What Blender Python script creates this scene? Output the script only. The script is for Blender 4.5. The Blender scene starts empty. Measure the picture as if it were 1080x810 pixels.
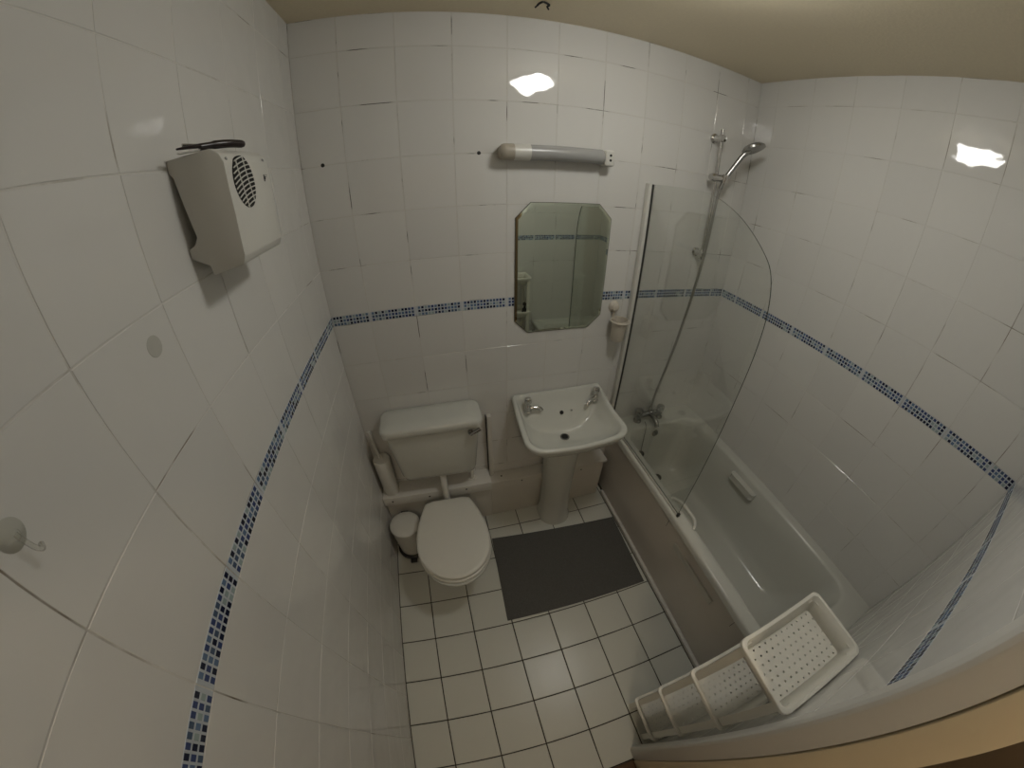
import bpy, bmesh, math, random
from mathutils import Vector, Matrix, Euler
random.seed(7)
scn = bpy.context.scene
COL = scn.collection
PI = math.pi
R = math.radians

# ------------------------------------------------------------------ camera (ultra-wide fisheye lens)
cam_d = bpy.data.cameras.new('camera')
cam = bpy.data.objects.new('camera', cam_d)
COL.objects.link(cam)
cam_d.type = 'PANO'
try:
    cd = cam_d
    cd.panorama_type = 'FISHEYE_LENS_POLYNOMIAL'
except Exception:
    cd = cam_d.cycles
    cd.panorama_type = 'FISHEYE_LENS_POLYNOMIAL'
cd.fisheye_fov = R(200)
cd.fisheye_polynomial_k0 = 0.0
cd.fisheye_polynomial_k1 = -0.08338346552712256
cd.fisheye_polynomial_k2 = -8.941382392972691e-05
cd.fisheye_polynomial_k3 = 5.9168006435970714e-05
cd.fisheye_polynomial_k4 = -1.033486706441224e-06
cam_d.sensor_fit = 'HORIZONTAL'
cam_d.sensor_width = 36.0
cam_d.sensor_height = 27.0
cam_d.clip_start = 0.01
RIGHT = Vector((0.969316085440374, -0.24574248476957025, 0.0060792833317009215))
DOWN = Vector((-0.13259852998199223, -0.5435311648512848, -0.8288495054483775))
FWD = Vector((0.20698781691965415, 0.8026110540072837, -0.5594385932630612))
m = Matrix((RIGHT, -DOWN, -FWD)).transposed().to_4x4()
m.translation = Vector((0.43254614591952273, -1.4065195485536826, 1.9535223196416018))
cam.matrix_world = m
scn.camera = cam

# ------------------------------------------------------------------ world, exposure
world = bpy.data.worlds.new('world')
scn.world = world
world.use_nodes = True
bg = world.node_tree.nodes['Background']
bg.inputs[0].default_value = (0.9, 0.85, 0.75, 1)
bg.inputs[1].default_value = 0.02
scn.view_settings.view_transform = 'Standard'
scn.view_settings.look = 'None'
scn.view_settings.gamma = 1.0
scn.view_settings.use_curve_mapping = False
scn.view_settings.exposure = 0.0
LAMP_POS = (1.12, -0.79)
LAMP_POWER = 30.0
HALL_FILL_POWER = 62.0

# ------------------------------------------------------------------ room dimensions (metres)
W, L, H = 2.0625, -1.603, 2.569
T = 0.2
Z5, ZB, ZT = 1.6413, 1.3962, 1.4408          # joint above the mosaic, mosaic bottom, mosaic top
DOOR_X = 0.955
PANEL_X = 1.445
RIM_Z = 0.60

# ------------------------------------------------------------------ materials
def new_mat(name):
    mt = bpy.data.materials.new(name)
    mt.use_nodes = True
    return mt, mt.node_tree.nodes, mt.node_tree.links

def mat(name, col, rough=0.5, metal=0.0, spec=0.5, bump=0.0, bscale=40.0, vary=0.0, coat=0.0):
    mt, n, l = new_mat(name)
    b = n['Principled BSDF']
    b.inputs['Base Color'].default_value = (*col, 1)
    b.inputs['Roughness'].default_value = rough
    b.inputs['Metallic'].default_value = metal
    b.inputs['Specular IOR Level'].default_value = spec
    if coat:
        b.inputs['Coat Weight'].default_value = coat
    if bump or vary:
        g = n.new('ShaderNodeNewGeometry')
        t = n.new('ShaderNodeTexNoise')
        t.inputs['Scale'].default_value = bscale
        t.inputs['Detail'].default_value = 3
        l.new(g.outputs['Position'], t.inputs['Vector'])
        if bump:
            bp = n.new('ShaderNodeBump')
            bp.inputs['Strength'].default_value = 1.0
            bp.inputs['Distance'].default_value = bump
            l.new(t.outputs['Fac'], bp.inputs['Height'])
            l.new(bp.outputs['Normal'], b.inputs['Normal'])
        if vary:
            mx = n.new('ShaderNodeMix'); mx.data_type = 'RGBA'
            mx.inputs[6].default_value = (*[c * (1 - vary) for c in col], 1)
            mx.inputs[7].default_value = (*[min(1, c * (1 + vary)) for c in col], 1)
            l.new(t.outputs['Fac'], mx.inputs[0])
            l.new(mx.outputs[2], b.inputs['Base Color'])
    return mt

def tile_mat(name, col, rough, wav, wscale, rnd=0.04):
    mt, n, l = new_mat(name)
    b = n['Principled BSDF']
    b.inputs['Roughness'].default_value = rough
    oi = n.new('ShaderNodeObjectInfo')
    mx = n.new('ShaderNodeMix'); mx.data_type = 'RGBA'
    mx.inputs[6].default_value = (*[c * (1 - rnd) for c in col], 1)
    mx.inputs[7].default_value = (*[c * (1 + rnd) for c in col], 1)
    l.new(oi.outputs['Random'], mx.inputs[0])
    l.new(mx.outputs[2], b.inputs['Base Color'])
    g = n.new('ShaderNodeNewGeometry')
    t = n.new('ShaderNodeTexNoise')
    t.inputs['Scale'].default_value = wscale
    t.inputs['Detail'].default_value = 1.5
    l.new(g.outputs['Position'], t.inputs['Vector'])
    bp = n.new('ShaderNodeBump')
    bp.inputs['Distance'].default_value = wav
    l.new(t.outputs['Fac'], bp.inputs['Height'])
    l.new(bp.outputs['Normal'], b.inputs['Normal'])
    return mt

def grout_mat(name, base, mould, lo, hi, scale):
    mt, n, l = new_mat(name)
    b = n['Principled BSDF']
    b.inputs['Roughness'].default_value = 0.85
    g = n.new('ShaderNodeNewGeometry')
    t = n.new('ShaderNodeTexNoise')
    t.inputs['Scale'].default_value = scale
    t.inputs['Detail'].default_value = 4
    l.new(g.outputs['Position'], t.inputs['Vector'])
    rp = n.new('ShaderNodeValToRGB')
    rp.color_ramp.elements[0].position = lo
    rp.color_ramp.elements[0].color = (*base, 1)
    rp.color_ramp.elements[1].position = hi
    rp.color_ramp.elements[1].color = (*mould, 1)
    l.new(t.outputs['Fac'], rp.inputs['Fac'])
    l.new(rp.outputs['Color'], b.inputs['Base Color'])
    return mt

def glass_mat(name, tint, dirt=0.05, gloss=1.0):
    mt, n, l = new_mat(name)
    n.remove(n['Principled BSDF'])
    out = n['Material Output']
    tr = n.new('ShaderNodeBsdfTransparent'); tr.inputs[0].default_value = (*tint, 1)
    df = n.new('ShaderNodeBsdfDiffuse'); df.inputs[0].default_value = (0.6, 0.62, 0.6, 1)
    m1 = n.new('ShaderNodeMixShader'); m1.inputs[0].default_value = dirt
    gl = n.new('ShaderNodeBsdfGlossy'); gl.inputs['Roughness'].default_value = 0.03
    fr = n.new('ShaderNodeFresnel'); fr.inputs[0].default_value = 1.45
    ml = n.new('ShaderNodeMath'); ml.operation = 'MULTIPLY'; ml.inputs[1].default_value = gloss
    m2 = n.new('ShaderNodeMixShader')
    l.new(tr.outputs[0], m1.inputs[1]); l.new(df.outputs[0], m1.inputs[2])
    l.new(fr.outputs[0], ml.inputs[0]); l.new(ml.outputs[0], m2.inputs[0])
    l.new(m1.outputs[0], m2.inputs[1]); l.new(gl.outputs[0], m2.inputs[2])
    l.new(m2.outputs[0], out.inputs[0])
    return mt

def emit_mat(name, col, strength):
    mt, n, l = new_mat(name)
    b = n['Principled BSDF']
    b.inputs['Base Color'].default_value = (0.8, 0.8, 0.78, 1)
    b.inputs['Emission Color'].default_value = (*col, 1)
    b.inputs['Emission Strength'].default_value = strength
    return mt

M = {}
M['tile'] = tile_mat('glazed_white_wall_tile', (0.69, 0.682, 0.652), 0.045, 0.0029, 9.0, 0.02)
M['floor_tile'] = tile_mat('glazed_cream_floor_tile', (0.575, 0.58, 0.53), 0.30, 0.0010, 14.0, 0.015)
M['grout'] = grout_mat('stained_wall_grout', (0.62, 0.60, 0.555), (0.05, 0.04, 0.028), 0.545, 0.62, 6.5)
M['grout_pale'] = grout_mat('pale_wall_grout', (0.645, 0.63, 0.59), (0.20, 0.165, 0.12), 0.54, 0.68, 6.5)
M['floor_grout'] = grout_mat('dark_floor_grout', (0.05, 0.042, 0.03), (0.025, 0.02, 0.015), 0.45, 0.6, 12.0)
M['ceiling'] = mat('beige_ceiling_paint', (0.78, 0.69, 0.51), 0.6, bump=0.0006, bscale=90, vary=0.05)
M['white_grout'] = mat('pale_mosaic_grout', (0.52, 0.56, 0.60), 0.5)
M['mos'] = [mat('mosaic_navy', (0.012, 0.016, 0.045), 0.15), mat('mosaic_blue', (0.05, 0.075, 0.19), 0.15),
            mat('mosaic_sky', (0.13, 0.20, 0.32), 0.15), mat('mosaic_pale', (0.34, 0.42, 0.42), 0.15),
            mat('mosaic_slate', (0.08, 0.12, 0.19), 0.15)]
M['ceramic'] = mat('white_ceramic', (0.57, 0.575, 0.53), 0.08, bump=0.0004, bscale=6)
M['seat'] = mat('white_seat_plastic', (0.62, 0.61, 0.56), 0.28)
M['acrylic'] = mat('white_bath_acrylic', (0.58, 0.58, 0.53), 0.16, bump=0.0005, bscale=8)
M['panel'] = mat('off_white_panel_paint', (0.66, 0.62, 0.57), 0.4, vary=0.06, bscale=5)
M['boxing'] = mat('painted_boxing', (0.62, 0.595, 0.54), 0.4, vary=0.05, bscale=7)
M['plastic'] = mat('white_plastic', (0.64, 0.63, 0.58), 0.3)
M['rackpl'] = mat('white_rack_plastic', (0.76, 0.74, 0.67), 0.35)
M['cream_pl'] = mat('aged_cream_plastic', (0.60, 0.55, 0.47), 0.35)
M['beige_pl'] = mat('aged_beige_cap', (0.42, 0.38, 0.31), 0.4)
M['diffuser'] = mat('grey_ribbed_diffuser', (0.36, 0.36, 0.35), 0.22)
M['chrome'] = mat('chrome', (0.62, 0.61, 0.59), 0.14, 1.0)
M['chrome_dark'] = mat('dull_chrome', (0.36, 0.36, 0.35), 0.25, 1.0)
M['hose'] = mat('ribbed_hose_metal', (0.34, 0.33, 0.31), 0.35, 0.9)
M['black'] = mat('black_plastic', (0.012, 0.011, 0.010), 0.4)
M['hole'] = mat('dark_opening', (0.01, 0.01, 0.009), 0.8)
M['rubber'] = mat('dark_rubber_gasket', (0.03, 0.03, 0.028), 0.6)
M['mat'] = mat('charcoal_bath_mat', (0.10, 0.098, 0.092), 0.95, bump=0.004, bscale=160, vary=0.25)
M['mirror'] = mat('silvered_mirror', (0.70, 0.755, 0.66), 0.02, 1.0)
M['mirror_edge'] = mat('mirror_edge', (0.10, 0.10, 0.07), 0.3)
M['glass'] = glass_mat('greenish_screen_glass', (0.972, 0.980, 0.966), 0.018, 0.25)
M['glass_edge'] = mat('glass_edge', (0.03, 0.04, 0.03), 0.2)
M['clear'] = glass_mat('clear_suction_plastic', (0.97, 0.97, 0.95), 0.06, 0.5)
M['trim'] = mat('white_trim_paint', (0.64, 0.625, 0.585), 0.35)
M['jamb'] = mat('cream_door_lining_paint', (0.78, 0.66, 0.46), 0.45, vary=0.05, bscale=8)
M['wood'] = mat('brown_threshold_wood', (0.10, 0.055, 0.025), 0.45, vary=0.3, bscale=20)
M['hallpaint'] = mat('hall_wall_paint', (0.34, 0.27, 0.19), 0.7, vary=0.04, bscale=6)
M['hallfloor'] = mat('hall_floor', (0.16, 0.10, 0.05), 0.5, vary=0.2, bscale=10)
M['tool'] = mat('dark_tool_handle', (0.020, 0.012, 0.012), 0.3)
M['residue'] = mat('suction_mark', (0.52, 0.515, 0.47), 0.15, vary=0.05, bscale=60)
M['dome'] = emit_mat('lit_opal_glass', (1.0, 0.985, 0.935), LAMP_POWER)
M['hallfill'] = emit_mat('hall_fill_glow', (1.0, 0.84, 0.62), HALL_FILL_POWER)

# ------------------------------------------------------------------ helpers
OFF = {}
def finish(bm, name, mats, smooth=38):
    bmesh.ops.recalc_face_normals(bm, faces=bm.faces[:])
    me = bpy.data.meshes.new(name)
    bm.to_mesh(me); bm.free()
    for mm in (mats if isinstance(mats, (list, tuple)) else [mats]):
        me.materials.append(mm)
    if smooth:
        for p in me.polygons: p.use_smooth = True
        me.set_sharp_from_angle(angle=R(smooth))
    return me

def props(o, label=None, cat=None, group=None, kind=None):
    if label: o['label'] = label
    if cat: o['category'] = cat
    if group: o['group'] = group
    if kind: o['kind'] = kind
    return o

def link(name, me, parent=None, loc=(0, 0, 0), rot=(0, 0, 0)):
    o = bpy.data.objects.new(name, me)
    COL.objects.link(o)
    o.location = loc; o.rotation_euler = rot
    if parent is not None: o.parent = parent
    return o

def thing(name, label, cat, loc, group=None):
    o = bpy.data.objects.new(name, None)
    COL.objects.link(o)
    o.location = loc
    o.empty_display_size = 0.05
    OFF[o.name] = Vector(loc)
    return props(o, label, cat, group)

def part(name, bm, mats, parent=None, smooth=38, label=None, cat=None, group=None, kind=None, base=None):
    """mesh given in world coordinates; stored relative to its thing's base"""
    if parent is not None: off = OFF.get(parent.name, Vector((0, 0, 0)))
    else: off = Vector(base) if base else Vector((0, 0, 0))
    if off.length > 0: bmesh.ops.translate(bm, verts=bm.verts[:], vec=-off)
    o = link(name, finish(bm, name, mats, smooth), parent)
    if parent is None: o.location = off
    OFF[o.name] = off
    return props(o, label, cat, group, kind)

def NB(): return bmesh.new()

def merge(bm, src, mi=0):
    vm = {v: bm.verts.new(v.co) for v in src.verts}
    for f in src.faces:
        try:
            nf = bm.faces.new([vm[v] for v in f.verts]); nf.material_index = mi if mi else f.material_index
        except ValueError: pass
    src.free()

def box(bm, x0, x1, y0, y1, z0, z1, bev=0.0, seg=2, mi=0, mtx=None):
    t = bmesh.new()
    bmesh.ops.create_cube(t, size=1.0)
    for v in t.verts:
        v.co = Vector(((x0 + x1) / 2 + v.co.x * (x1 - x0), (y0 + y1) / 2 + v.co.y * (y1 - y0), (z0 + z1) / 2 + v.co.z * (z1 - z0)))
    if bev: bmesh.ops.bevel(t, geom=t.edges[:], offset=bev, segments=seg, affect='EDGES', profile=0.5)
    if mtx is not None: t.transform(mtx)
    merge(bm, t, mi)
    return bm

def frame(d):
    d = Vector(d).normalized()
    a = Vector((0, 0, 1)) if abs(d.z) < 0.9 else Vector((1, 0, 0))
    u = d.cross(a).normalized()
    return u, d.cross(u).normalized()

def loft(bm, rings, cap0=True, cap1=True, closed=True, mi=0):
    vs = [[bm.verts.new(p) for p in r] for r in rings]
    n = len(rings[0])
    for a, b in zip(vs, vs[1:]):
        for i in range(n if closed else n - 1):
            j = (i + 1) % n
            try: bm.faces.new((a[i], a[j], b[j], b[i])).material_index = mi
            except ValueError: pass
    if cap0: bm.faces.new(vs[0][::-1]).material_index = mi
    if cap1: bm.faces.new(vs[-1]).material_index = mi
    return vs

def ring(c, d, r, seg=20, r2=None):
    u, v = frame(d); c = Vector(c); r2 = r if r2 is None else r2
    return [c + u * (r * math.cos(2 * PI * i / seg)) + v * (r2 * math.sin(2 * PI * i / seg)) for i in range(seg)]

def lathe(bm, origin, axis, prof, seg=24, mi=0, cap0=True, cap1=True):
    """prof: list of (distance along axis, radius)"""
    o = Vector(origin); d = Vector(axis).normalized()
    return loft(bm, [ring(o + d * h, d, max(r, 1e-4), seg) for h, r in prof], cap0, cap1, mi=mi)

def cyl(bm, p0, p1, r0, r1=None, seg=20, mi=0):
    p0, p1 = Vector(p0), Vector(p1)
    loft(bm, [ring(p0, p1 - p0, r0, seg), ring(p1, p1 - p0, r0 if r1 is None else r1, seg)], mi=mi)

def spline(pts, n=8):
    pts = [Vector(p) for p in pts]; out = []
    P = [pts[0] * 2 - pts[1]] + pts + [pts[-1] * 2 - pts[-2]]
    for i in range(1, len(P) - 2):
        for k in range(n):
            t = k / n
            a, b, c, d = P[i - 1], P[i], P[i + 1], P[i + 2]
            out.append(0.5 * ((2 * b) + (c - a) * t + (2 * a - 5 * b + 4 * c - d) * t * t + (3 * b - a - 3 * c + d) * t ** 3))
    out.append(pts[-1])
    return out

def tube(bm, pts, r, seg=12, mi=0):
    pts = [Vector(p) for p in pts]
    rs = r if isinstance(r, (list, tuple)) else [r] * len(pts)
    rings = []; u = None
    for i, p in enumerate(pts):
        d = (pts[min(i + 1, len(pts) - 1)] - pts[max(i - 1, 0)]).normalized()
        if u is None: u, _ = frame(d)
        u = (u - d * u.dot(d)).normalized(); v = d.cross(u)
        rings.append([p + u * (rs[i] * math.cos(2 * PI * k / seg)) + v * (rs[i] * math.sin(2 * PI * k / seg)) for k in range(seg)])
    loft(bm, rings, mi=mi)

def rr(x0, x1, y0, y1, z, r, n=5):
    out = []
    for cx, cy, a0 in ((x1 - r, y1 - r, 0), (x0 + r, y1 - r, 90), (x0 + r, y0 + r, 180), (x1 - r, y0 + r, 270)):
        for k in range(n + 1):
            a = R(a0 + 90 * k / n)
            out.append(Vector((cx + r * math.cos(a), cy + r * math.sin(a), z)))
    return out

def prism(bm, pts, d, mi=0, bev=0.0):
    """extrude closed outline (list of 3D points) by vector d"""
    t = bmesh.new(); d = Vector(d)
    a = [t.verts.new(p) for p in pts]; b = [t.verts.new(Vector(p) + d) for p in pts]
    n = len(pts)
    t.faces.new(a[::-1]); t.faces.new(b)
    for i in range(n): t.faces.new((a[i], a[(i + 1) % n], b[(i + 1) % n], b[i]))
    bmesh.ops.recalc_face_normals(t, faces=t.faces[:])
    if bev: bmesh.ops.bevel(t, geom=t.edges[:], offset=bev, segments=2, affect='EDGES', profile=0.5)
    merge(bm, t, mi)

# ------------------------------------------------------------------ tiled surfaces
TILE_CACHE = {}
def tile_mesh(w, h, mt, key, t=0.004, bev=0.0008):
    k = (round(w, 4), round(h, 4), key)
    if k in TILE_CACHE: return TILE_CACHE[k]
    bm = NB(); a, b = w / 2, h / 2
    r0 = [bm.verts.new((x, t, z)) for x, z in ((-a, -b), (a, -b), (a, b), (-a, b))]
    r1 = [bm.verts.new((x, bev, z)) for x, z in ((-a, -b), (a, -b), (a, b), (-a, b))]
    a -= bev; b -= bev
    r2 = [bm.verts.new((x, 0, z)) for x, z in ((-a, -b), (a, -b), (a, b), (-a, b))]
    for p, q in ((r0, r1), (r1, r2)):
        for i in range(4): bm.faces.new((p[i], p[(i + 1) % 4], q[(i + 1) % 4], q[i]))
    bm.faces.new(r2); bm.faces.new(r0[::-1])
    me = finish(bm, 'tile', mt, 0)
    TILE_CACHE[k] = me
    return me

PITCH = T / 14
MOS_CACHE = {}
def mosaic_mesh(n, variant):
    k = (n, variant)
    if k in MOS_CACHE: return MOS_CACHE[k]
    rnd = random.Random(100 * n + variant)
    bm = NB(); w = n * PITCH; hh = (ZT - ZB) / 3; g = 0.0017
    for i in range(n):
        for j in range(3):
            x0, x1 = -w / 2 + i * PITCH + g, -w / 2 + (i + 1) * PITCH - g
            z0, z1 = (j - 1.5) * hh + g, (j - 0.5) * hh - g
            mi = rnd.choices(range(5), (26, 20, 23, 16, 15))[0]
            c = [bm.verts.new((x, 0.0015, z)) for x, z in ((x0, z0), (x1, z0), (x1, z1), (x0, z1))]
            e = 0.0006
            f = [bm.verts.new((x, -0.0006, z)) for x, z in ((x0 + e, z0 + e), (x1 - e, z0 + e), (x1 - e, z1 - e), (x0 + e, z1 - e))]
            for q in range(4): bm.faces.new((c[q], c[(q + 1) % 4], f[(q + 1) % 4], f[q])).material_index = mi
            bm.faces.new(f).material_index = mi
    me = finish(bm, 'mosaic_pieces', M['mos'], 0)
    MOS_CACHE[k] = me
    return me

def splits(a, b, phase, step):
    k = math.ceil((a - phase) / step - 1e-6)
    out = [a]
    while phase + k * step < b - 1e-4:
        if phase + k * step > a + 1e-4: out.append(phase + k * step)
        k += 1
    return out + [b]

def z_rows(z0, z1):
    zs = [Z5 + k * T for k in range(0, 6)] + [ZT] + [ZB - k * T for k in range(0, 8)]
    return sorted([z for z in zs if z0 + 0.006 < z < z1 - 0.006] + [z0, z1])

def tile_wall(wall, to_world, rotz, us, z0, z1, gap=0.0023, tilt=0.17, u_sign=1):
    zs = z_rows(z0, z1)
    for zi in range(len(zs) - 1):
        a, b = zs[zi], zs[zi + 1]
        mosaic = abs(a - ZB) < 1e-4 and abs(b - ZT) < 1e-4
        for ui in range(len(us) - 1):
            u0, u1 = us[ui], us[ui + 1]
            w, h = u1 - u0 - gap, b - a - gap
            if w < 0.006 or h < 0.006: continue
            loc = to_world((u0 + u1) / 2, (a + b) / 2)
            if mosaic:
                o = link('mosaic_border', tile_mesh(w, h + gap - 0.001, M['white_grout'], 'mosb'), wall, loc, (0, 0, rotz))
                n = max(1, int((w + 0.002) / PITCH))
                p = link('mosaic_pieces', mosaic_mesh(n, (ui * 3 + len(us)) % 4), o)
                p['kind'] = 'stuff'
            else:
                o = link('tile', tile_mesh(w, h, M['tile'], 'wall'), wall, loc,
                         (R(random.uniform(-tilt, tilt)), 0, rotz + R(random.uniform(-tilt, tilt))))

def slab(name, boxes, mt, label, cat):
    bm = NB()
    for b in boxes: box(bm, *b)
    return part(name, bm, mt, None, 0, label, cat, kind='structure')

G = 0.0008
wall_back = slab('wall_back', [(-0.1, W + 0.1, G, 0.1, -0.1, H + 0.1)], M['grout'],
                 'white tiled wall behind the toilet, basin and mirror', 'wall')
tile_wall(wall_back, lambda u, z: (u, 0, z), 0, splits(0, W, 0.168, T), 0, H)
wall_left = slab('wall_left', [(-0.1, -G, -1.72, 0.1, -0.1, H + 0.1)], M['grout_pale'],
                 'white tiled wall carrying the fan heater', 'wall')
tile_wall(wall_left, lambda u, z: (0, u, z), PI / 2, splits(-1.66, 0, -1.101, T), 0, H)
wall_right = slab('wall_right', [(W + G, W + 0.1, -1.72, 0.1, -0.1, H + 0.1)], M['grout_pale'],
                  'white tiled wall along the length of the bath', 'wall')
tile_wall(wall_right, lambda u, z: (W, u, z), -PI / 2, splits(L, 0, -0.112, T), 0, H)
wall_front = slab('wall_front', [(DOOR_X + 0.004, W + 0.1, -1.72, L - G, -0.1, H + 0.1), (0.0, DOOR_X + 0.004, -1.72, L - G, 2.06, H + 0.1)],
                  M['grout_pale'], 'white tiled wall at the foot of the bath beside the doorway', 'wall')
tile_wall(wall_front, lambda u, z: (u, L, z), PI, splits(1.0, W, W - 0.062, T), 0, H)

# floor: slab + tiles
floor = slab('floor', [(-0.1, W + 0.1, -1.66, 0.1, -0.1, -0.003)], M['floor_grout'], 'cream square tiled bathroom floor with dark grout', 'floor')
FS, FX, FY = 0.2079, 0.1792, -0.4072
xs = splits(0.0, PANEL_X, FX, FS); ys = splits(-1.645, 0.0, FY, FS)
for i in range(len(xs) - 1):
    for j in range(len(ys) - 1):
        w, h = xs[i + 1] - xs[i] - 0.005, ys[j + 1] - ys[j] - 0.005
        if w < 0.008 or h < 0.008: continue
        link('floor_tile', tile_mesh(w, h, M['floor_tile'], 'floor', 0.006, 0.002), floor,
             ((xs[i] + xs[i + 1]) / 2, (ys[j] + ys[j + 1]) / 2, 0),
             (-PI / 2 + R(random.uniform(-.2, .2)), 0, R(random.uniform(-.2, .2))))

slab('ceiling', [(-0.1, W + 0.1, -1.72, 0.1, H, H + 0.1)], M['ceiling'], 'plain beige painted bathroom ceiling', 'ceiling')

# doorway: cream lining, white edge trim, threshold, hall beyond
bm = NB()
box(bm, DOOR_X - 0.012, DOOR_X + 0.012, -1.716, -1.655, 0.0, 2.06, 0.002)
box(bm, 0.001, 0.026, -1.716, L - 0.003, 0.0, 2.06, 0.002)
box(bm, 0.026, DOOR_X - 0.012, -1.716, -1.655, 2.035, 2.06, 0.002)
part('door_1', bm, M['jamb'], None, 30, 'cream painted door lining at the edge of the doorway', 'door frame', kind='structure')
bm = NB()
prism(bm, [(DOOR_X - 0.008, -1.652, 0), (DOOR_X - 0.008, L - 0.002, 0), (DOOR_X - 0.005, L + 0.006, 0), (DOOR_X + 0.004, L + 0.010, 0), (DOOR_X + 0.030, L + 0.010, 0), (DOOR_X + 0.044, L + 0.004, 0), (DOOR_X + 0.044, L - 0.0005, 0), (DOOR_X + 0.0035, L - 0.0005, 0), (DOOR_X + 0.0035, -1.652, 0)], (0, 0, 2.08), bev=0.0012)
part('trim_1', bm, M['trim'], None, 35, 'white upright edging strip where the tiles meet the doorway', 'trim', kind='structure')
bm = NB(); box(bm, 0.027, DOOR_X - 0.013, -1.76, -1.648, -0.004, 0.010, 0.003)
part('threshold', bm, M['wood'], None, 30, 'dark brown wooden threshold across the doorway floor', 'threshold', kind='structure')
slab('floor_hall', [(-0.5, 2.2, -3.2, -1.72, -0.1, -0.004)], M['hallfloor'], 'brown floor of the hall beyond the doorway', 'floor')
slab('wall_hall', [(-0.5, 2.2, -3.3, -3.2, -0.1, H + 0.1), (-0.6, -0.5, -3.3, -1.72, -0.1, H + 0.1), (2.2, 2.3, -3.3, -1.72, -0.1, H + 0.1),
                   (-0.5, -0.1, -1.74, -1.72, -0.1, H + .1), (-0.1, 0.0, -1.74, -1.721, -0.1, H), (DOOR_X + .03, 2.2, -1.74, -1.721, -0.1, H), (0, DOOR_X + .03, -1.74, -1.721, 2.08, H)],
     M['hallpaint'], 'cream painted hall walls beyond the doorway', 'wall')
slab('ceiling_hall', [(-0.5, 2.2, -3.2, -1.72, H, H + 0.1)], M['ceiling'], 'beige hall ceiling beyond the doorway', 'ceiling')

# ------------------------------------------------------------------ bathroom ceiling lamp, plus an added hall fill light
lx, ly = LAMP_POS
t = thing('ceiling_light', 'round opal ceiling light in the middle of the bathroom ceiling', 'light', (lx, ly, H))
bm = NB(); lathe(bm, (lx, ly, H), (0, 0, -1), [(0, .13), (.018, .135), (.022, .125)], 40)
part('base', bm, M['plastic'], t)
bm = NB(); lathe(bm, (lx, ly, H - 0.022), (0, 0, -1), [(0, .122), (.02, .12), (.045, .105), (.065, .075), (.075, .04), (.078, .005)], 40)
part('globe', bm, M['dome'], t)
t = thing('hall_fill_light', 'unseen warm round fill light added in the hall beyond the doorway', 'light', (0.34, -2.42, H))  # unseen lamp, added to throw warm light on the door lining
bm = NB(); lathe(bm, (0.34, -2.42, H), (0, 0, -1), [(0, .10), (.015, .10)], 30)
part('base', bm, M['plastic'], t)
bm = NB(); lathe(bm, (0.34, -2.42, H - .015), (0, 0, -1), [(0, .09), (.04, .085), (.08, .05), (.09, .005)], 30)
part('globe', bm, M['hallfill'], t)

# ------------------------------------------------------------------ bath
t = thing('bathtub', 'white acrylic bathtub built in along the right tiled wall', 'bathtub', (1.735, -0.8, 0))
bm = NB()
rings = [(1.405, 2.060, -1.601, -.002, .560, .006), (1.405, 2.0615, -1.602, -.001, .590, .006), (1.408, 2.0615, -1.602, -.001, .597, .006), (1.414, 2.0615, -1.602, -.001, .601, .006),
         (1.462, 2.020, -1.50, -.115, .600, .085), (1.472, 2.010, -1.49, -.124, .597, .085), (1.480, 2.002, -1.482, -.130, .586, .088),
         (1.500, 1.985, -1.45, -.142, .46, .10), (1.530, 1.960, -1.39, -.156, .30, .11), (1.552, 1.940, -1.345, -.170, .235, .12),
         (1.585, 1.908, -1.28, -.20, .208, .12), (1.64, 1.855, -1.16, -.26, .200, .09)]
loft(bm, [rr(a, b, c, d, z, r, 8) for a, b, c, d, z, r in rings], cap0=False)
part('tub', bm, M['acrylic'], t, 60)
# front panel, with the ledge strips
bm = NB(); box(bm, PANEL_X, PANEL_X + 0.012, -1.600, -0.002, 0.02, 0.562, 0.002)
pn = part('side_panel', bm, M['panel'], t, 30, 'plain off-white bath side panel')
bm = NB(); box(bm, PANEL_X - 0.012, PANEL_X + .001, -1.598, -0.004, 0.535, 0.552, 0.003)
part('top_bead', bm, M['trim'], pn)
bm = NB(); box(bm, PANEL_X - 0.018, PANEL_X + .001, -1.598, -0.105, 0.0, 0.03, 0.003)
part('skirting_strip', bm, M['trim'], pn)
bm = NB(); box(bm, PANEL_X - 0.010, PANEL_X + .001, -1.165, -0.825, 0.405, 0.445, 0.003)
part('cover_strip', bm, M['plastic'], pn)
for y, zz in ((-0.72, 0.50), (-1.30, 0.50)):
    bm = NB(); box(bm, PANEL_X - 0.0012, PANEL_X, y - .001, y + .001, zz - 0.05, zz)
    part('seam', bm, M['hole'], pn)
# grips
def grip(x, s):
    bm = NB()
    ys_ = spline([(x - .012 * s, -.655, .599), (x + .004 * s, -.665, .603), (x + .030 * s, -.70, .598), (x + .034 * s, -.755, .595), (x + .030 * s, -.81, .598), (x + .004 * s, -.845, .603), (x - .012 * s, -.855, .599)], 6)
    tube(bm, ys_, 0.009, 10)
    part('grip_handle', bm, M['plastic'], t)
grip(1.472, 1)
bm = NB(); loft(bm, [rr(1.962, 2.024, -.80, -.60, z, r, 8) for z, r in ((.520, .022), (.524, .029), (.545, .031), (.555, .027), (.559, .018))])
part('grip_handle', bm, M['acrylic'], t)
# overflow, drain
bm = NB(); lathe(bm, (1.712, -.132, .535), (0, -1, .1), [(0, .024), (.006, .024), (.008, .018), (.008, .002)], 24)
part('overflow', bm, M['chrome_dark'], t)
bm = NB(); lathe(bm, (1.772, -.245, .2015), (0, 0, 1), [(0, .028), (.006, .027), (.0065, .018), (.004, .016), (.004, .002)], 24)
part('drain', bm, M['hole'], t)
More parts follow.
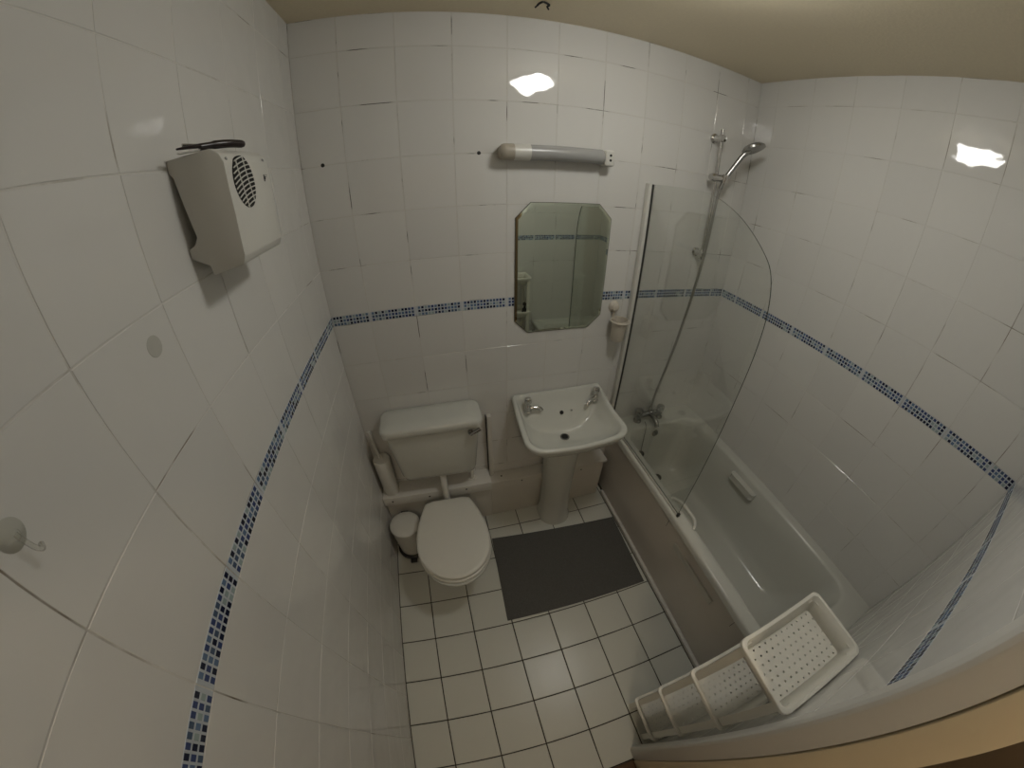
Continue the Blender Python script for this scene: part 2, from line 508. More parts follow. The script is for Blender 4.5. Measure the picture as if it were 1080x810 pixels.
# plug on its chain
t2 = thing('bath_plug', 'small black bath plug hanging from its chain at the tap end', 'plug', (1.625, -.15, .40))
bm = NB(); lathe(bm, (1.622, -.165, .392), (0, -.25, 1), [(0, .017), (.004, .021), (.016, .022), (.02, .014), (.021, .003)], 20)
part('stopper', bm, M['black'], t2)
bm = NB(); tube(bm, spline([(1.622, -.160, .412), (1.624, -.146, .50), (1.627, -.134, .585), (1.634, -.118, .603), (1.64, -.09, .612)], 6), .0022, 6)
part('chain', bm, M['chrome_dark'], t2)

# bath mixer tap + hose + shower
t = thing('bath_mixer_tap', 'chrome bath mixer tap with two round handles on the tub rim', 'tap', (1.68, -.06, .6))
bm = NB()
for x in (1.60, 1.765): lathe(bm, (x, -.06, .6016), (0, 0, 1), [(0, .026), (.008, .026), (.012, .017), (.05, .016), (.052, .002)], 20)
tube(bm, spline([(1.60, -.06, .642), (1.64, -.062, .648), (1.725, -.062, .648), (1.765, -.06, .642)], 5), .019, 14)
part('body', bm, M['chrome_dark'], t)
bm = NB(); tube(bm, spline([(1.682, -.065, .648), (1.682, -.10, .652), (1.682, -.145, .640), (1.682, -.165, .618)], 5), [.016] * 11 + [.014] * 5, 14)
part('spout', bm, M['chrome_dark'], t)
for x in (1.60, 1.765):
    bm = NB(); lathe(bm, (x, -.06, .650), (0, 0, 1), [(0, .013), (.008, .022), (.026, .026), (.040, .024), (.046, .012), (.047, .002)], 12)
    part('handle', bm, M['chrome_dark'], t)
bm = NB(); lathe(bm, (1.682, -.055, .655), (0, 0, 1), [(0, .012), (.03, .011), (.032, .014), (.045, .012)], 14)
part('diverter', bm, M['chrome'], t)

t = thing('shower_rail', 'chrome shower riser rail with handset, hose and sliding holder', 'shower', (1.777, -.05, 1.62))
bm = NB(); tube(bm, [(1.777, -.052, 1.625), (1.777, -.052, 2.265)], .010, 14)
part('rail', bm, M['chrome'], t)
for z in (1.652, 2.222):
    bm = NB()
    lathe(bm, (1.777, -.001, z), (0, -1, 0), [(0, .024), (.006, .024), (.012, .016), (.04, .014), (.058, .018), (.068, .016), (.070, .002)], 18)
    part('wall_bracket', bm, M['chrome'], t)
bm = NB(); tube(bm, [(1.738, -.056, 2.034), (1.752, -.056, 2.035), (1.80, -.062, 2.036), (1.822, -.068, 2.036)], [.016, .019, .019, .016], 14)
lathe(bm, (1.812, -.075, 2.015), (.12, -.12, .9), [(0, .017), (.04, .019), (.042, .004)], 14)
part('slider', bm, M['chrome'], t)
bm = NB(); hp = spline([(1.797, -.072, 1.985), (1.812, -.082, 2.04), (1.845, -.10, 2.11), (1.872, -.118, 2.165), (1.895, -.13, 2.19)], 5)
tube(bm, hp, [.010] * 5 + [.0125] * 10 + [.014] * 6, 12)
hs = part('handset', bm, M['chrome_dark'], t)
bm = NB(); lathe(bm, (1.908, -.135, 2.208), (.18, -.45, -.87), [(-.012, .018), (-.008, .045), (.004, .058), (.014, .058), (.016, .05), (.017, .003)], 28)
part('spray_head', bm, M['chrome_dark'], hs)
bm = NB(); tube(bm, spline([(1.797, -.073, 1.99), (1.788, -.070, 1.90), (1.772, -.075, 1.64), (1.742, -.062, 1.207), (1.700, -.052, .84), (1.686, -.055, .72), (1.682, -.055, .70)], 12), .0075, 10)
part('hose', bm, M['hose'], t)

# ------------------------------------------------------------------ bath screen
t = thing('bath_screen', 'clear glass bath screen with curved top corner and white wall profile', 'screen', (1.427, -.02, RIM_Z))
curve = [(-.386, 1.957), (-.474, 1.931), (-.574, 1.885), (-.676, 1.812), (-.728, 1.750), (-.758, 1.64), (-.766, 1.50), (-.764, 1.30)]
cv = spline([(1.424, y, z) for y, z in curve], 5)
out = [Vector((1.424, -.026, .618)), Vector((1.424, -.026, 1.958)), Vector((1.424, -.25, 1.960))] + cv + [Vector((1.424, -.762, 1.0)), Vector((1.424, -.760, .618))]
bm = NB(); n = len(out)
va = [bm.verts.new(p) for p in out]; vb = [bm.verts.new(p + Vector((.005, 0, 0))) for p in out]
bm.faces.new(va); bm.faces.new(vb[::-1])
for i in range(n): bm.faces.new((va[i], va[(i + 1) % n], vb[(i + 1) % n], vb[i])).material_index = 1
part('glass_pane', bm, [M['glass'], M['glass_edge']], t, 0)
bm = NB(); box(bm, 1.405, 1.434, -.030, -.0005, .606, 1.962, .003)
hp_ = part('wall_profile', bm, M['plastic'], t, 30)
bm = NB(); box(bm, 1.4215, 1.432, -.0325, -.0305, .616, 1.958)
part('gasket', bm, M['rubber'], hp_, 0)
bm = NB(); box(bm, 1.421, 1.433, -.758, -.04, .603, .6175, .002)
part('bottom_seal', bm, M['plastic'], t, 30)
bm = NB(); box(bm, 1.419, 1.435, -.770, -.757, .602, .626, .003)
part('end_cap', bm, M['black'], t, 30)

# ------------------------------------------------------------------ basin
CX = 1.045
t = thing('pedestal_basin', 'white ceramic washbasin with two chrome taps on a pedestal', 'basin', (CX, -.2, 0))
def dshape(hw, yb, yf, z, zb=None, r=.09, bow=.02, rb=.02, n=7):
    """plan outline: straight back, bowed front with round corners; z at front, zb at back"""
    zb = z if zb is None else zb
    pts = []
    def add(x, y):
        f = (y - yf) / (yb - yf) if yb != yf else 0
        f = max(0, min(1, f)); f = max(0, (f - .55) / .45)
        pts.append(Vector((CX + x, y, z + (zb - z) * f)))
    for k in range(n + 1):
        a = R(90 * k / n); add(hw * .955 - rb + rb * math.cos(a), yb - rb + rb * math.sin(a))
    for k in range(n + 1):
        a = R(90 + 90 * k / n); add(-(hw * .955) + rb + rb * math.cos(a), yb - rb + rb * math.sin(a))
    for k in range(1, 4): add(-(hw * (.955 + .045 * k / 4)), yb - rb + (yf + r - yb + rb) * k / 4)
    for k in range(n + 1):
        a = R(180 + 78 * k / n); add(-hw + r + r * math.cos(a), yf + r + bow * .5 + r * math.sin(a))
    for k in range(1, 6):
        q = k / 6; x = (-hw + r * .8) * (1 - q) + (hw - r * .8) * q
        add(x, yf + bow * .5 - bow * .55 * math.sin(PI * q))
    for k in range(n + 1):
        a = R(282 + 78 * k / n); add(hw - r + r * math.cos(a), yf + r + bow * .5 + r * math.sin(a))
    for k in range(3, 0, -1): add(hw * (.955 + .045 * k / 4), yb - rb + (yf + r - yb + rb) * k / 4)
    return pts
bm = NB()
rg = [dshape(.13, -.02, -.24, .66, r=.08), dshape(.20, -.006, -.33, .72, r=.09), dshape(.252, -.003, -.398, .80, r=.09), dshape(.268, -.002, -.412, .835, .87, .09, .026),
      dshape(.270, -.002, -.414, .85, .895, .09, .026), dshape(.264, -.006, -.408, .857, .908, .088, .026), dshape(.252, -.020, -.396, .857, .908, .084, .026),
      dshape(.243, -.032, -.386, .850, .885, .082, .026), dshape(.236, -.055, -.378, .835, .848, .08, .026), dshape(.222, -.085, -.366, .805, .812, .085, .026), dshape(.19, -.115, -.335, .765, r=.09), dshape(.13, -.14, -.285, .738, r=.07),
      dshape(.06, -.165, -.235, .722, r=.03, rb=.012, bow=.005), dshape(.022, -.178, -.218, .718, r=.016, rb=.008, bow=.002)]
loft(bm, rg)
o = part('bowl', bm, M['ceramic'], t, 60)
sd = o.modifiers.new('s', 'SUBSURF'); sd.levels = 1; sd.render_levels = 1
bm = NB(); lathe(bm, (CX - .008, -.194, .7225), (0, 0, 1), [(0, .025), (.003, .025), (.0035, .018), (.001, .016), (.001, .002)], 22)
dr = part('drain', bm, M['chrome_dark'], o)
bm = NB(); lathe(bm, (CX - .008, -.194, .7245), (0, 0, 1), [(0, .0185), (.0022, .0185)], 18)
part('plughole', bm, M['hole'], o)
bm = NB(); lathe(bm, (CX + .005, -.090, .806), (0, -.75, .66), [(-.004, .011), (.003, .011), (.0032, .002)], 16)
part('overflow_hole', bm, M['hole'], o)
bm = NB(); lathe(bm, (CX + .063, -.088, .809), (0, -.75, .66), [(-.004, .006), (.004, .005), (.0042, .001)], 12)
part('chain_stay', bm, M['chrome_dark'], o)
def basin_tap(x, y, z, ang):
    d = Vector((math.cos(ang), math.sin(ang), 0))
    bm = NB(); p = Vector((x, y, z))
    lathe(bm, p, (0, 0, 1), [(0, .021), (.006, .021), (.010, .017), (.034, .017), (.040, .012), (.052, .011), (.053, .002)], 18)
    tube(bm, spline([p + Vector((0, 0, .022)), p + d * .03 + Vector((0, 0, .024)), p + d * .062 + Vector((0, 0, .020)), p + d * .074 + Vector((0, 0, .008))], 4), [.012] * 9 + [.0105] * 4, 12)
    tp = part('tap', bm, M['chrome'], t)
    bm = NB(); lathe(bm, p + Vector((0, 0, .053)), (0, 0, 1), [(0, .012), (.006, .019), (.022, .020), (.030, .017), (.034, .010), (.0345, .001)], 10)
    part('tap_handle', bm, M['chrome'], tp)
basin_tap(.862, -.075, .838, R(-12))
basin_tap(1.252, -.070, .838, R(210))
bm = NB()
def ped(hw, yf, z, yb=-.117):
    pts = []
    for k in range(17):
        a = R(180 + 180 * k / 16); r = hw
        pts.append(Vector((CX + r * math.cos(a), yf + hw * .9 + hw * .9 * math.sin(a), z)))
    pts += [Vector((CX + hw, yb, z)), Vector((CX - hw, yb, z))]
    return pts
loft(bm, [ped(.100, -.275, 0), ped(.100, -.275, .03), ped(.088, -.262, .07), ped(.082, -.25, .25), ped(.088, -.255, .50), ped(.096, -.262, .64), ped(.10, -.265, .685)])
part('pedestal', bm, M['ceramic'], t, 45)

# ------------------------------------------------------------------ toilet
TX = .376
t = thing('toilet', 'white toilet with closed lid and low-level cistern', 'toilet', (TX, -.4, 0))
def egg(cx, yb, yf, hw, z, n=20):
    """outline: rounded front, sides easing in to a straight back edge"""
    pts = []; yc = yf + hw * 1.12; wb = .66
    for k in range(n):
        a = PI + PI * k / n
        pts.append(Vector((cx + hw * math.cos(a), yc + (yc - yf) * math.sin(a), z)))
    side = []
    for k in range(8):
        q = k / 7; tt = 1 - (1 - q) ** 1.35
        side.append((hw * (1 - (1 - wb) * tt ** 1.9), yc + (yb - .012 - yc) * tt))
    pts += [Vector((cx + x, y, z)) for x, y in side]
    xb = hw * wb
    for k in range(1, 8):
        q = k / 8; x = (xb - .014) * (1 - 2 * q) * 1.0
        pts.append(Vector((cx + x, yb, z)))
    pts += [Vector((cx - x, y, z)) for x, y in side[::-1]][:-1]
    return pts
bm = NB()
loft(bm, [egg(TX, -.20, -.52, .10, 0), egg(TX, -.20, -.53, .105, .02), egg(TX, -.22, -.50, .09, .08), egg(TX, -.22, -.52, .095, .18), egg(TX, -.215, -.60, .135, .27), egg(TX, -.21, -.700, .172, .36), egg(TX, -.21, -.716, .182, .385), egg(TX, -.215, -.714, .180, .392), egg(TX, -.26, -.63, .125, .390), egg(TX, -.29, -.56, .09, .30), egg(TX, -.33, -.50, .05, .24)])
part('bowl', bm, M['ceramic'], t, 50)
bm = NB()
loft(bm, [egg(TX, -.228, -.697, .181, .394), egg(TX, -.225, -.705, .185, .400), egg(TX, -.225, -.705, .185, .408), egg(TX, -.228, -.698, .181, .412), egg(TX, -.29, -.62, .12, .412), egg(TX, -.29, -.62, .12, .394)], cap0=False, cap1=False)
part('seat', bm, M['seat'], t, 50)
bm = NB()
loft(bm, [egg(TX, -.230, -.694, .180, .414), egg(TX, -.226, -.698, .184, .419), egg(TX, -.226, -.698, .184, .428), egg(TX, -.230, -.694, .180, .434), egg(TX, -.24, -.68, .168, .436), egg(TX, -.30, -.58, .10, .4375)])
ld = part('lid', bm, M['seat'], t, 50)
for s in (-1, 1):
    bm = NB(); cyl(bm, (TX + s * .075 - .015, -.226, .408), (TX + s * .075 + .015, -.226, .408), .008, seg=14)
    part('hinge', bm, M['seat'], t)
# cistern
bm = NB()
def crr(hw, y0, y1, z, r): return rr(.362 - hw, .362 + hw, y0, y1, z, r, 6)
loft(bm, [crr(.175, -.115, -.004, .515, .03), crr(.195, -.140, -.004, .53, .035), crr(.204, -.150, -.004, .56, .04), crr(.232, -.168, -.004, .86, .035), crr(.233, -.168, -.004, .885, .035)])
cs = part('cistern', bm, M['ceramic'], t, 50)
bm = NB()
loft(bm, [crr(.240, -.178, -.003, .872, .035), crr(.248, -.186, -.003, .878, .04), crr(.250, -.188, -.003, .905, .042), crr(.246, -.184, -.004, .917, .042), crr(.236, -.174, -.012, .923, .04), crr(.19, -.13, -.05, .926, .03)])
part('cistern_lid', bm, M['ceramic'], t, 50)
bm = NB()
lathe(bm, (.545, -.160, .848), (0, -1, 0), [(0, .013), (.022, .013), (.024, .009), (.034, .009), (.035, .002)], 14)
tube(bm, [(.545, -.190, .848), (.562, -.193, .858), (.592, -.190, .872)], [.007, .008, .009], 10)
part('flush_lever', bm, M['chrome_dark'], t)
bm = NB(); tube(bm, spline([(.372, -.098, .525), (.373, -.125, .47), (.373, -.146, .41), (.373, -.168, .35), (.374, -.24, .31)], 6), .019, 14)
part('flush_pipe', bm, M['plastic'], t)

# ------------------------------------------------------------------ pipe boxing along the back wall
t = thing('pipe_boxing', 'painted pipe boxing running low along the wall behind the toilet', 'boxing', (.5, -.05, 0))
bm = NB(); box(bm, .002, .645, -.092, -.002, 0.001, .35, .003)
part('casing', bm, M['boxing'], t, 30)
bm = NB(); box(bm, .002, .645, -.122, -.002, .312, .382, .004)
bt = part('ledge_board', bm, M['trim'], t, 30)
bm = NB(); box(bm, .646, 1.075, -.088, -.002, 0.001, .330, .003)
part('casing', bm, M['boxing'], t, 30)
def screw(x, y, z, d, par, r=.0055):
    bm = NB(); lathe(bm, (x, y, z), d, [(-.001, r), (.0012, r), (.0014, r * .3)], 10)
    part('screw', bm, M['black'], par)
for x, z in ((.055, .347), (.274, .347), (.493, .358)): screw(x, -.122, z, (0, -1, 0), bt)
screw(.72, -.045, .330, (0, 0, 1), t); screw(.84, -.088, .305, (0, -1, 0), t)
t = thing('corner_boxing', 'low painted box between the basin pedestal and the bath', 'boxing', (1.25, -.05, 0))
bm = NB(); box(bm, 1.077, 1.395, -.098, -.002, 0.001, .338, .003)
part('casing', bm, M['boxing'], t, 30)
bm = NB(); box(bm, 1.077, 1.408, -.114, -.002, .338, .358, .003)
part('top_board', bm, M['boxing'], t, 30)
screw(1.235, -.098, .30, (0, -1, 0), t)
t = thing('pipe_trunking', 'narrow white upright trunking on the wall right of the cistern', 'trunking', (.66, -.02, .383))
bm = NB(); box(bm, .650, .676, -.032, -.001, .332, .805, .003)
part('cover', bm, M['boxing'], t, 30)
bm = NB(); box(bm, .6465, .6495, -.030, -.001, .383, .80)
part('gap', bm, M['hole'], t, 0)
t = thing('supply_valve', 'small white supply valve and pipe below the cistern', 'valve', (.54, -.07, .382))
bm = NB(); lathe(bm, (.540, -.062, .382), (0, 0, 1), [(0, .026), (.005, .026), (.006, .019), (.003, .018), (.003, .012), (.10, .012), (.130, .009)], 20)
part('pipe', bm, M['plastic'], t)
bm = NB(); lathe(bm, (.540, -.062, .44), (0, 0, 1), [(0, .013), (.004, .018), (.022, .018), (.026, .013)], 12)
part('nut', bm, M['plastic'], t)

# toilet brush
t = thing('toilet_brush', 'white toilet brush in a tall round holder left of the cistern', 'toilet brush', (.060, -.068, .382))
bm = NB(); lathe(bm, (.060, -.068, .382), (0, 0, 1), [(0, .040), (.01, .043), (.20, .046), (.268, .047), (.274, .044), (.276, .014), (.276, .004)], 28)
part('holder', bm, M['plastic'], t)
bm = NB(); tube(bm, [(.058, -.070, .62), (.045, -.055, .72), (.034, -.040, .83)], [.008, .007, .009], 10)
part('handle', bm, M['plastic'], t)

# pedal bin
t = thing('pedal_bin', 'small round white pedal bin with black base beside the toilet', 'bin', (.103, -.225, 0))
c = (.105, -.228)
bm = NB(); lathe(bm, (*c, 0.001), (0, 0, 1), [(0, .086), (.004, .092), (.02, .092), (.026, .084), (.027, .01)], 32)
part('base', bm, M['black'], t)
bm = NB(); lathe(bm, (*c, .024), (0, 0, 1), [(0, .076), (.12, .082), (.212, .086), (.216, .087), (.216, .01)], 32)
part('body', bm, M['plastic'], t)
bm = NB(); lathe(bm, (*c, .241), (0, 0, 1), [(0, .088), (.006, .090), (.018, .089), (.026, .080), (.031, .05), (.033, .003)], 32)
part('lid', bm, M['plastic'], t)
bm = NB(); box(bm, c[0] - .02, c[0] + .02, c[1] - .122, c[1] - .088, .010, .018, .003)
part('pedal', bm, M['black'], t)
bm = NB(); box(bm, c[0] - .022, c[0] + .022, c[1] + .075, c[1] + .094, .215, .262, .004)
part('hinge', bm, M['black'], t)

# ------------------------------------------------------------------ bath mat
bm = NB()
A, B_, C_, D_ = Vector((.602, -.272, 0)), Vector((1.420, -.327, 0)), Vector((1.401, -.816, 0)), Vector((.573, -.806, 0))
def mg(u, v): return (A * (1 - u) + B_ * u) * (1 - v) + (D_ * (1 - u) + C_ * u) * v
NX, NY = 48, 30
gv = [[None] * (NY + 1) for _ in range(NX + 1)]
for i in range(NX + 1):
    for j in range(NY + 1):
        p = mg(i / NX, j / NY); e = min(i, NX - i, j, NY - j)
        gv[i][j] = bm.verts.new((p.x, p.y, .004 if e == 0 else .0095 + random.uniform(-.0008, .0008)))
for i in range(NX):
    for j in range(NY): bm.faces.new((gv[i][j], gv[i + 1][j], gv[i + 1][j + 1], gv[i][j + 1]))
ed = [e for e in bm.edges if e.is_boundary]
r = bmesh.ops.extrude_edge_only(bm, edges=ed)
for v in r['geom']:
    if isinstance(v, bmesh.types.BMVert): v.co.z = .0005
part('bath_mat', bm, M['mat'], None, 60, 'dark charcoal rectangular bath mat on the tiled floor', 'bath mat', base=(1.0, -.55, 0))

# ------------------------------------------------------------------ mirror over the basin
t = thing('mirror', 'frameless mirror with clipped corners above the basin', 'mirror', (1.024, 0, 1.555))
def octo(ins, y):
    x0, x1, z0, z1 = .803 + ins, 1.245 - ins, 1.258 + ins, 1.851 - ins; cx, cz = .064 - ins * .4, .064 - ins * .4
    return [Vector((x, y, z)) for x, z in ((x0 + cx, z0), (x1 - cx, z0), (x1, z0 + cz), (x1, z1 - cz), (x1 - cx, z1), (x0 + cx, z1), (x0, z1 - cz), (x0, z0 + cz))]
bm = NB(); loft(bm, [octo(.012, -.0062), octo(.012, -.0060)], cap1=False)
loft(bm, [octo(.012, -.0062), octo(.0015, -.0045)], cap0=False, cap1=False)
part('silvered_face', bm, M['mirror'], t, 0)
bm = NB(); loft(bm, [octo(0, -.0005), octo(0, -.0044), octo(.002, -.0046)], cap1=True)
part('edge', bm, M['mirror_edge'], t, 0)

# shaver light above it
t = thing('wall_strip_light', 'unlit tubular strip light on the wall above the mirror', 'light', (.965, 0, 2.045))
def dsec(x, r, y0=-.001):
    pts = [Vector((x, y0, 2.045 - r * .8)), ]
    for k in range(15):
        a = R(-90 - 180 * k / 14); pts.append(Vector((x, -.042 + r * math.cos(a) * 1.0, 2.045 + r * math.sin(a))))
    pts.append(Vector((x, y0, 2.045 + r * .8)))
    return pts
bm = NB(); loft(bm, [dsec(.732, .022), dsec(.738, .029), dsec(.750, .032), dsec(.783, .032)])
part('end_cap', bm, M['beige_pl'], t, 40)
bm = NB(); loft(bm, [dsec(.7835, .0315), dsec(.846, .0315)])
part('collar', bm, M['plastic'], t, 40)
bm = NB(); cyl(bm, (.846, -.042, 2.045), (1.150, -.042, 2.047), .030, seg=28); cyl(bm, (1.150, -.042, 2.047), (1.158, -.042, 2.047), .030, .022, seg=28)
part('diffuser', bm, M['diffuser'], t, 40)
bm = NB(); box(bm, .785, 1.20, -.016, -.001, 2.030, 2.062, .003)
part('back_plate', bm, M['plastic'], t, 30)
bm = NB(); box(bm, 1.159, 1.203, -.062, -.001, 2.011, 2.078, .010, 3)
ec = part('end_cap', bm, M['plastic'], t, 40)
for z in (2.036, 2.056): 
    bm = NB(); lathe(bm, (1.182, -.0615, z), (0, -1, 0), [(-.001, .0055), (.001, .0055), (.0012, .001)], 10)
    part('socket_hole', bm, M['hole'], ec)

# two plugged screw holes in the tiles
for i, (x, z, lab) in enumerate(((.081, 2.043, 'dark plugged screw hole in the tiles near the left corner'), (.660, 2.043, 'dark plugged screw hole in the tiles left of the strip light'))):
    bm = NB(); lathe(bm, (x, .001, z), (0, -1, 0), [(-.002, .0075), (.0012, .0075), (.0022, .005), (.0024, .001)], 12)
    part('screw_plug', bm, M['black'], None, 40, lab, 'screw plug', 'screw plugs in the back wall', base=(x, 0, z))

# ------------------------------------------------------------------ toothbrush cup
t = thing('cup_holder', 'white cup in a suction-cup holder on the wall right of the mirror', 'cup holder', (1.335, -.04, 1.20))
bm = NB(); lathe(bm, (1.318, -.0005, 1.360), (0, -1, 0), [(0, .030), (.004, .028), (.010, .016), (.016, .014), (.020, .018), (.028, .017), (.031, .010), (.031, .001)], 24)
part('suction_cup', bm, M['cream_pl'], t)
bm = NB()
tube(bm, spline([(1.318, -.018, 1.352), (1.318, -.012, 1.325), (1.318, -.010, 1.300)], 4), .006, 8)
rgp = [Vector((1.336 + .046 * math.cos(2 * PI * k / 28), -.052 + .046 * math.sin(2 * PI * k / 28), 1.300)) for k in range(29)]
tube(bm, rgp, .005, 8)
part('ring_bracket', bm, M['cream_pl'], t)
bm = NB(); lathe(bm, (1.336, -.052, 1.195), (0, 0, 1), [(0, .031), (.004, .034), (.10, .040), (.115, .042), (.115, .039), (.012, .032), (.010, .003)], 28)
part('cup', bm, M['cream_pl'], t)

# ------------------------------------------------------------------ fan heater on the left wall
t = thing('fan_heater', 'white wall-mounted fan unit with oval black vent', 'fan heater', (0, -.69, 1.845))
pf = [(.001, 2.057), (.088, 2.057), (.103, 2.046), (.110, 2.030), (.112, 1.94), (.110, 1.868), (.103, 1.853), (.037, 1.845), (.035, 1.863), (.001, 1.882), (.001, 1.900), (.016, 1.905), (.025, 1.918), (.008, 2.026), (.001, 2.034)]
bm = NB(); prism(bm, [(x, -.785, z) for x, z in pf], (0, .19, 0), bev=.0028)
part('housing', bm, M['plastic'], t, 35)
vc = Vector((.1122, -.724, 1.994)); va_, vb_, tl = .040, .048, R(14)
def ve(k, s=1.0, n=40):
    a = 2 * PI * k / n; y, z = va_ * s * math.cos(a), vb_ * s * math.sin(a)
    return Vector((0, y * math.cos(tl) - z * math.sin(tl) * -1 * -1, z * math.cos(tl) + y * math.sin(tl)))
bm = NB()
def vring(x, s): return [Vector((x, vc.y, vc.z)) + ve(k, s) for k in range(40)]
loft(bm, [vring(.1075, 1.0), vring(.1128, 1.0)])
vt = part('vent', bm, M['hole'], t, 0)
bm = NB()
ct, st = math.cos(tl), math.sin(tl)
for j in range(-5, 6):
    zz = j * vb_ * .175; hw = va_ * math.sqrt(max(0, 1 - (zz / vb_) ** 2))
    if hw < .004: continue
    pts = []
    for k in range(7):
        y = -hw + 2 * hw * k / 6; z = zz + .004 * (1 - (y / va_) ** 2) - .002
        pts.append(Vector((.1132, vc.y + y * ct - z * st, vc.z + y * st + z * ct)))
    tube(bm, pts, .0013, 6)
for yy in (-.36, .36):
    hz = vb_ * math.sqrt(1 - yy * yy)
    p0, p1 = [Vector((.1132, vc.y + yy * va_ * ct - z * st, vc.z + yy * va_ * st + z * ct)) for z in (-hz, hz)]
    tube(bm, [p0, (p0 + p1) / 2, p1], .0013, 6)
part('vent_grille', bm, M['plastic'], vt)
bm = NB()
for y0, y1, z0, z1 in ((-.630, -.628, 1.992, 2.006), (-.628, -.620, 2.000, 2.002), (-.626, -.624, 1.996, 2.000), (-.620, -.615, 2.004, 2.005)):
    box(bm, .1108, .1122, y0, y1, z0, z1)
part('printed_mark', bm, M['black'], t, 0)
for y in (-.772, -.615):
    bm = NB(); lathe(bm, (.108, y, 2.036), (1, 0, .2), [(-.002, .003), (.0015, .003)], 8)
    part('screw', bm, M['diffuser'], t)
# tool on top
t = thing('grooming_tool', 'slim black-handled steel tool lying on top of the fan unit', 'tool', (.08, -.74, 2.057))
bm = NB(); hp = spline([(.064, -.772, 2.0655), (.078, -.748, 2.067), (.094, -.722, 2.067), (.106, -.690, 2.0655)], 6)
tube(bm, hp, [.0062] * 6 + [.0075] * 12 + [.006], 12)
part('handle', bm, M['tool'], t)
bm = NB(); prism(bm, [(.066, -.770, 2.0600), (.060, -.776, 2.0600), (.036, -.800, 2.0600), (.030, -.783, 2.0600), (.045, -.772, 2.0600), (.060, -.762, 2.0600)], (0, 0, .0022))
part('blade', bm, M['chrome'], t, 30)
bm = NB(); tube(bm, [(.066, -.772, 2.067), (.052, -.792, 2.067), (.042, -.808, 2.066)], [.004, .003, .0018], 8)
part('jaw', bm, M['tool'], t)
bm = NB(); tube(bm, [(.062, -.764, 2.069), (.048, -.776, 2.073), (.040, -.786, 2.074)], [.003, .002, .003], 8)
part('catch', bm, M['chrome_dark'], t)

# clear suction hook + old suction mark on the left wall
t = thing('suction_hook', 'clear plastic suction hook stuck on the left wall nearest the doorway', 'hook', (0, -1.270, 1.765))
bm = NB(); lathe(bm, (.0005, -1.270, 1.768), (1, 0, 0), [(0, .017), (.0012, .016), (.004, .009), (.007, .006), (.010, .006), (.0105, .001)], 26)
part('cup', bm, M['clear'], t)
bm = NB(); tube(bm, spline([(.012, -1.270, 1.770), (.015, -1.270, 1.760), (.016, -1.268, 1.748), (.022, -1.266, 1.744), (.026, -1.265, 1.750)], 5), .003, 10)
part('prong', bm, M['clear'], t)
bm = NB(); lathe(bm, (-.0002, -.955, 1.794), (1, 0, 0), [(0, .017), (.0010, .0165), (.0011, .001)], 24)
part('suction_mark', bm, M['residue'], None, 30, 'faint round mark left by a suction cup on the left wall', 'mark', base=(0, -.955, 1.794))

# stub on the ceiling
t = thing('ceiling_wire', 'short pair of black wire ends hanging from the ceiling', 'wire', (.85, -.14, H))
for x, dx in ((.838, -.006), (.872, .008)):
    bm = NB(); tube(bm, spline([(.853, -.15, H - .001), (x + .004, -.142, H - .006), (x, -.134, H - .010), (x + dx, -.126, H - .016)], 4), [.004] * 9 + [.003] * 4, 8)
    part('wire_end', bm, M['black'], t)

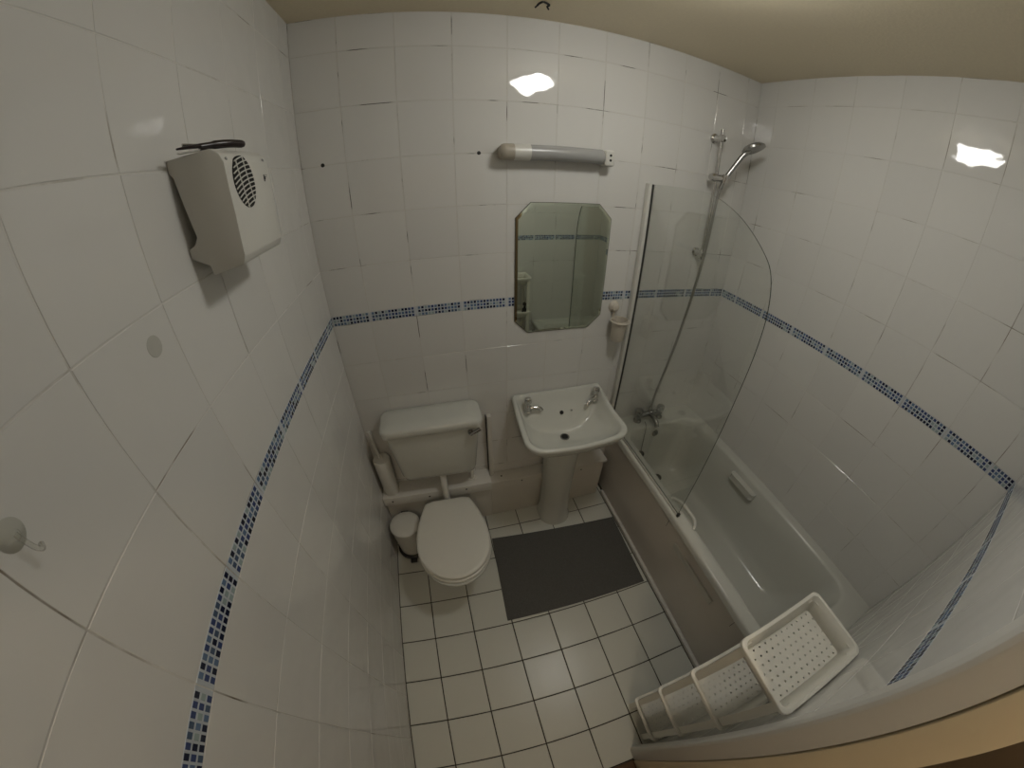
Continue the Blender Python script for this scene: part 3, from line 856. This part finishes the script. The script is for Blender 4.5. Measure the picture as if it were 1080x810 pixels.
# ------------------------------------------------------------------ plastic shelf rack at the foot of the bath
RX0, RX1, RY0, RY1 = 1.008, 1.326, -1.597, -1.390
t = thing('shelf_rack', 'white plastic rack of stacked perforated trays beside the bath foot', 'shelf rack', ((RX0 + RX1) / 2, (RY0 + RY1) / 2, 0))
def tray_mesh():
    bm = NB()
    def q(i, z, r): return rr(-.159 + i, .159 - i, -.1035 + i, .1035 - i, z, r, 4)
    loft(bm, [q(.022, -.056, .012), q(.010, -.018, .016), q(.010, -.014, .016), q(0, -.013, .022), q(0, -.002, .022), q(.002, 0, .022), q(.010, 0, .018), q(.012, -.003, .016), q(.030, -.049, .010)], False, False)
    # perforated floor
    nx, ny = 12, 7; x0, y0 = -.131, -.0755; cw, ch = .262 / nx, .151 / ny
    cache = {}
    def V(x, y):
        k = (round(x, 5), round(y, 5))
        if k not in cache: cache[k] = bm.verts.new((x, y, -.050))
        return cache[k]
    for i in range(nx):
        for j in range(ny):
            a, b = x0 + i * cw, y0 + j * ch; cx, cy = a + cw / 2, b + ch / 2
            if (i + j) % 2 == 0 or True:
                o8 = [V(a, b), V(cx, b), V(a + cw, b), V(a + cw, cy), V(a + cw, b + ch), V(cx, b + ch), V(a, b + ch), V(a, cy)]
                hr = .0030; sh = (.25 if j % 2 else -.25) * cw
                i8 = [V(cx + sh + hr * math.cos(R(225 + 45 * k)), cy + hr * math.sin(R(225 + 45 * k))) for k in range(8)]
                for k in range(8): bm.faces.new((o8[k], o8[(k + 1) % 8], i8[(k + 1) % 8], i8[k]))
    me = finish(bm, 'tray', M['rackpl'], 40)
    for p in me.polygons:
        if abs(p.center.z + .05) < 1e-4: p.use_smooth = False
    return me
tm = tray_mesh()
rims = [1.102, .782, .470, .158]
for z in rims:
    o = link('tray', tm, t, (0, 0, z)); OFF[o.name] = OFF[t.name]
    s = o.modifiers.new('solid', 'SOLIDIFY'); s.thickness = .0022; s.offset = -1
bm = NB()
for sx in (-1, 1):
    for sy in (-1, 1):
        x, y = (.159 - .014) * sx, (.1035 - .014) * sy
        prof = []
        for a, b in ((0, 0), (-.026, 0), (-.026, -.005), (-.005, -.005), (-.005, -.026), (0, -.026)):
            prof.append((x + a * sx, y + b * sy))
        for zt, zb in zip(rims[:-1], rims[1:]):
            pm = NB(); prism(pm, [(px, py, zb - .002) for px, py in prof], (0, 0, zt - .012 - zb))
            me = finish(pm, 'post', M['rackpl'], 30)
            link('post', me, t)
        pm = NB(); prism(pm, [(px, py, 0.001) for px, py in prof], (0, 0, .142))
        link('foot', finish(pm, 'foot', M['rackpl'], 30), t)
bm.free()
t = thing('pump_bottle', 'small black pump bottle standing on the rack shelf below the top tray', 'bottle', (1.282, -1.455, .734))
bm = NB(); lathe(bm, (1.282, -1.455, .7345), (0, 0, 1), [(0, .020), (.004, .024), (.04, .025), (.058, .022), (.066, .010), (.076, .010), (.0765, .002)], 20)
part('body', bm, M['black'], t)
bm = NB(); lathe(bm, (1.282, -1.455, .810), (0, 0, 1), [(0, .006), (.012, .006), (.014, .017), (.026, .020), (.040, .016), (.046, .006), (.0465, .001)], 16)
part('pump', bm, M['black'], t)
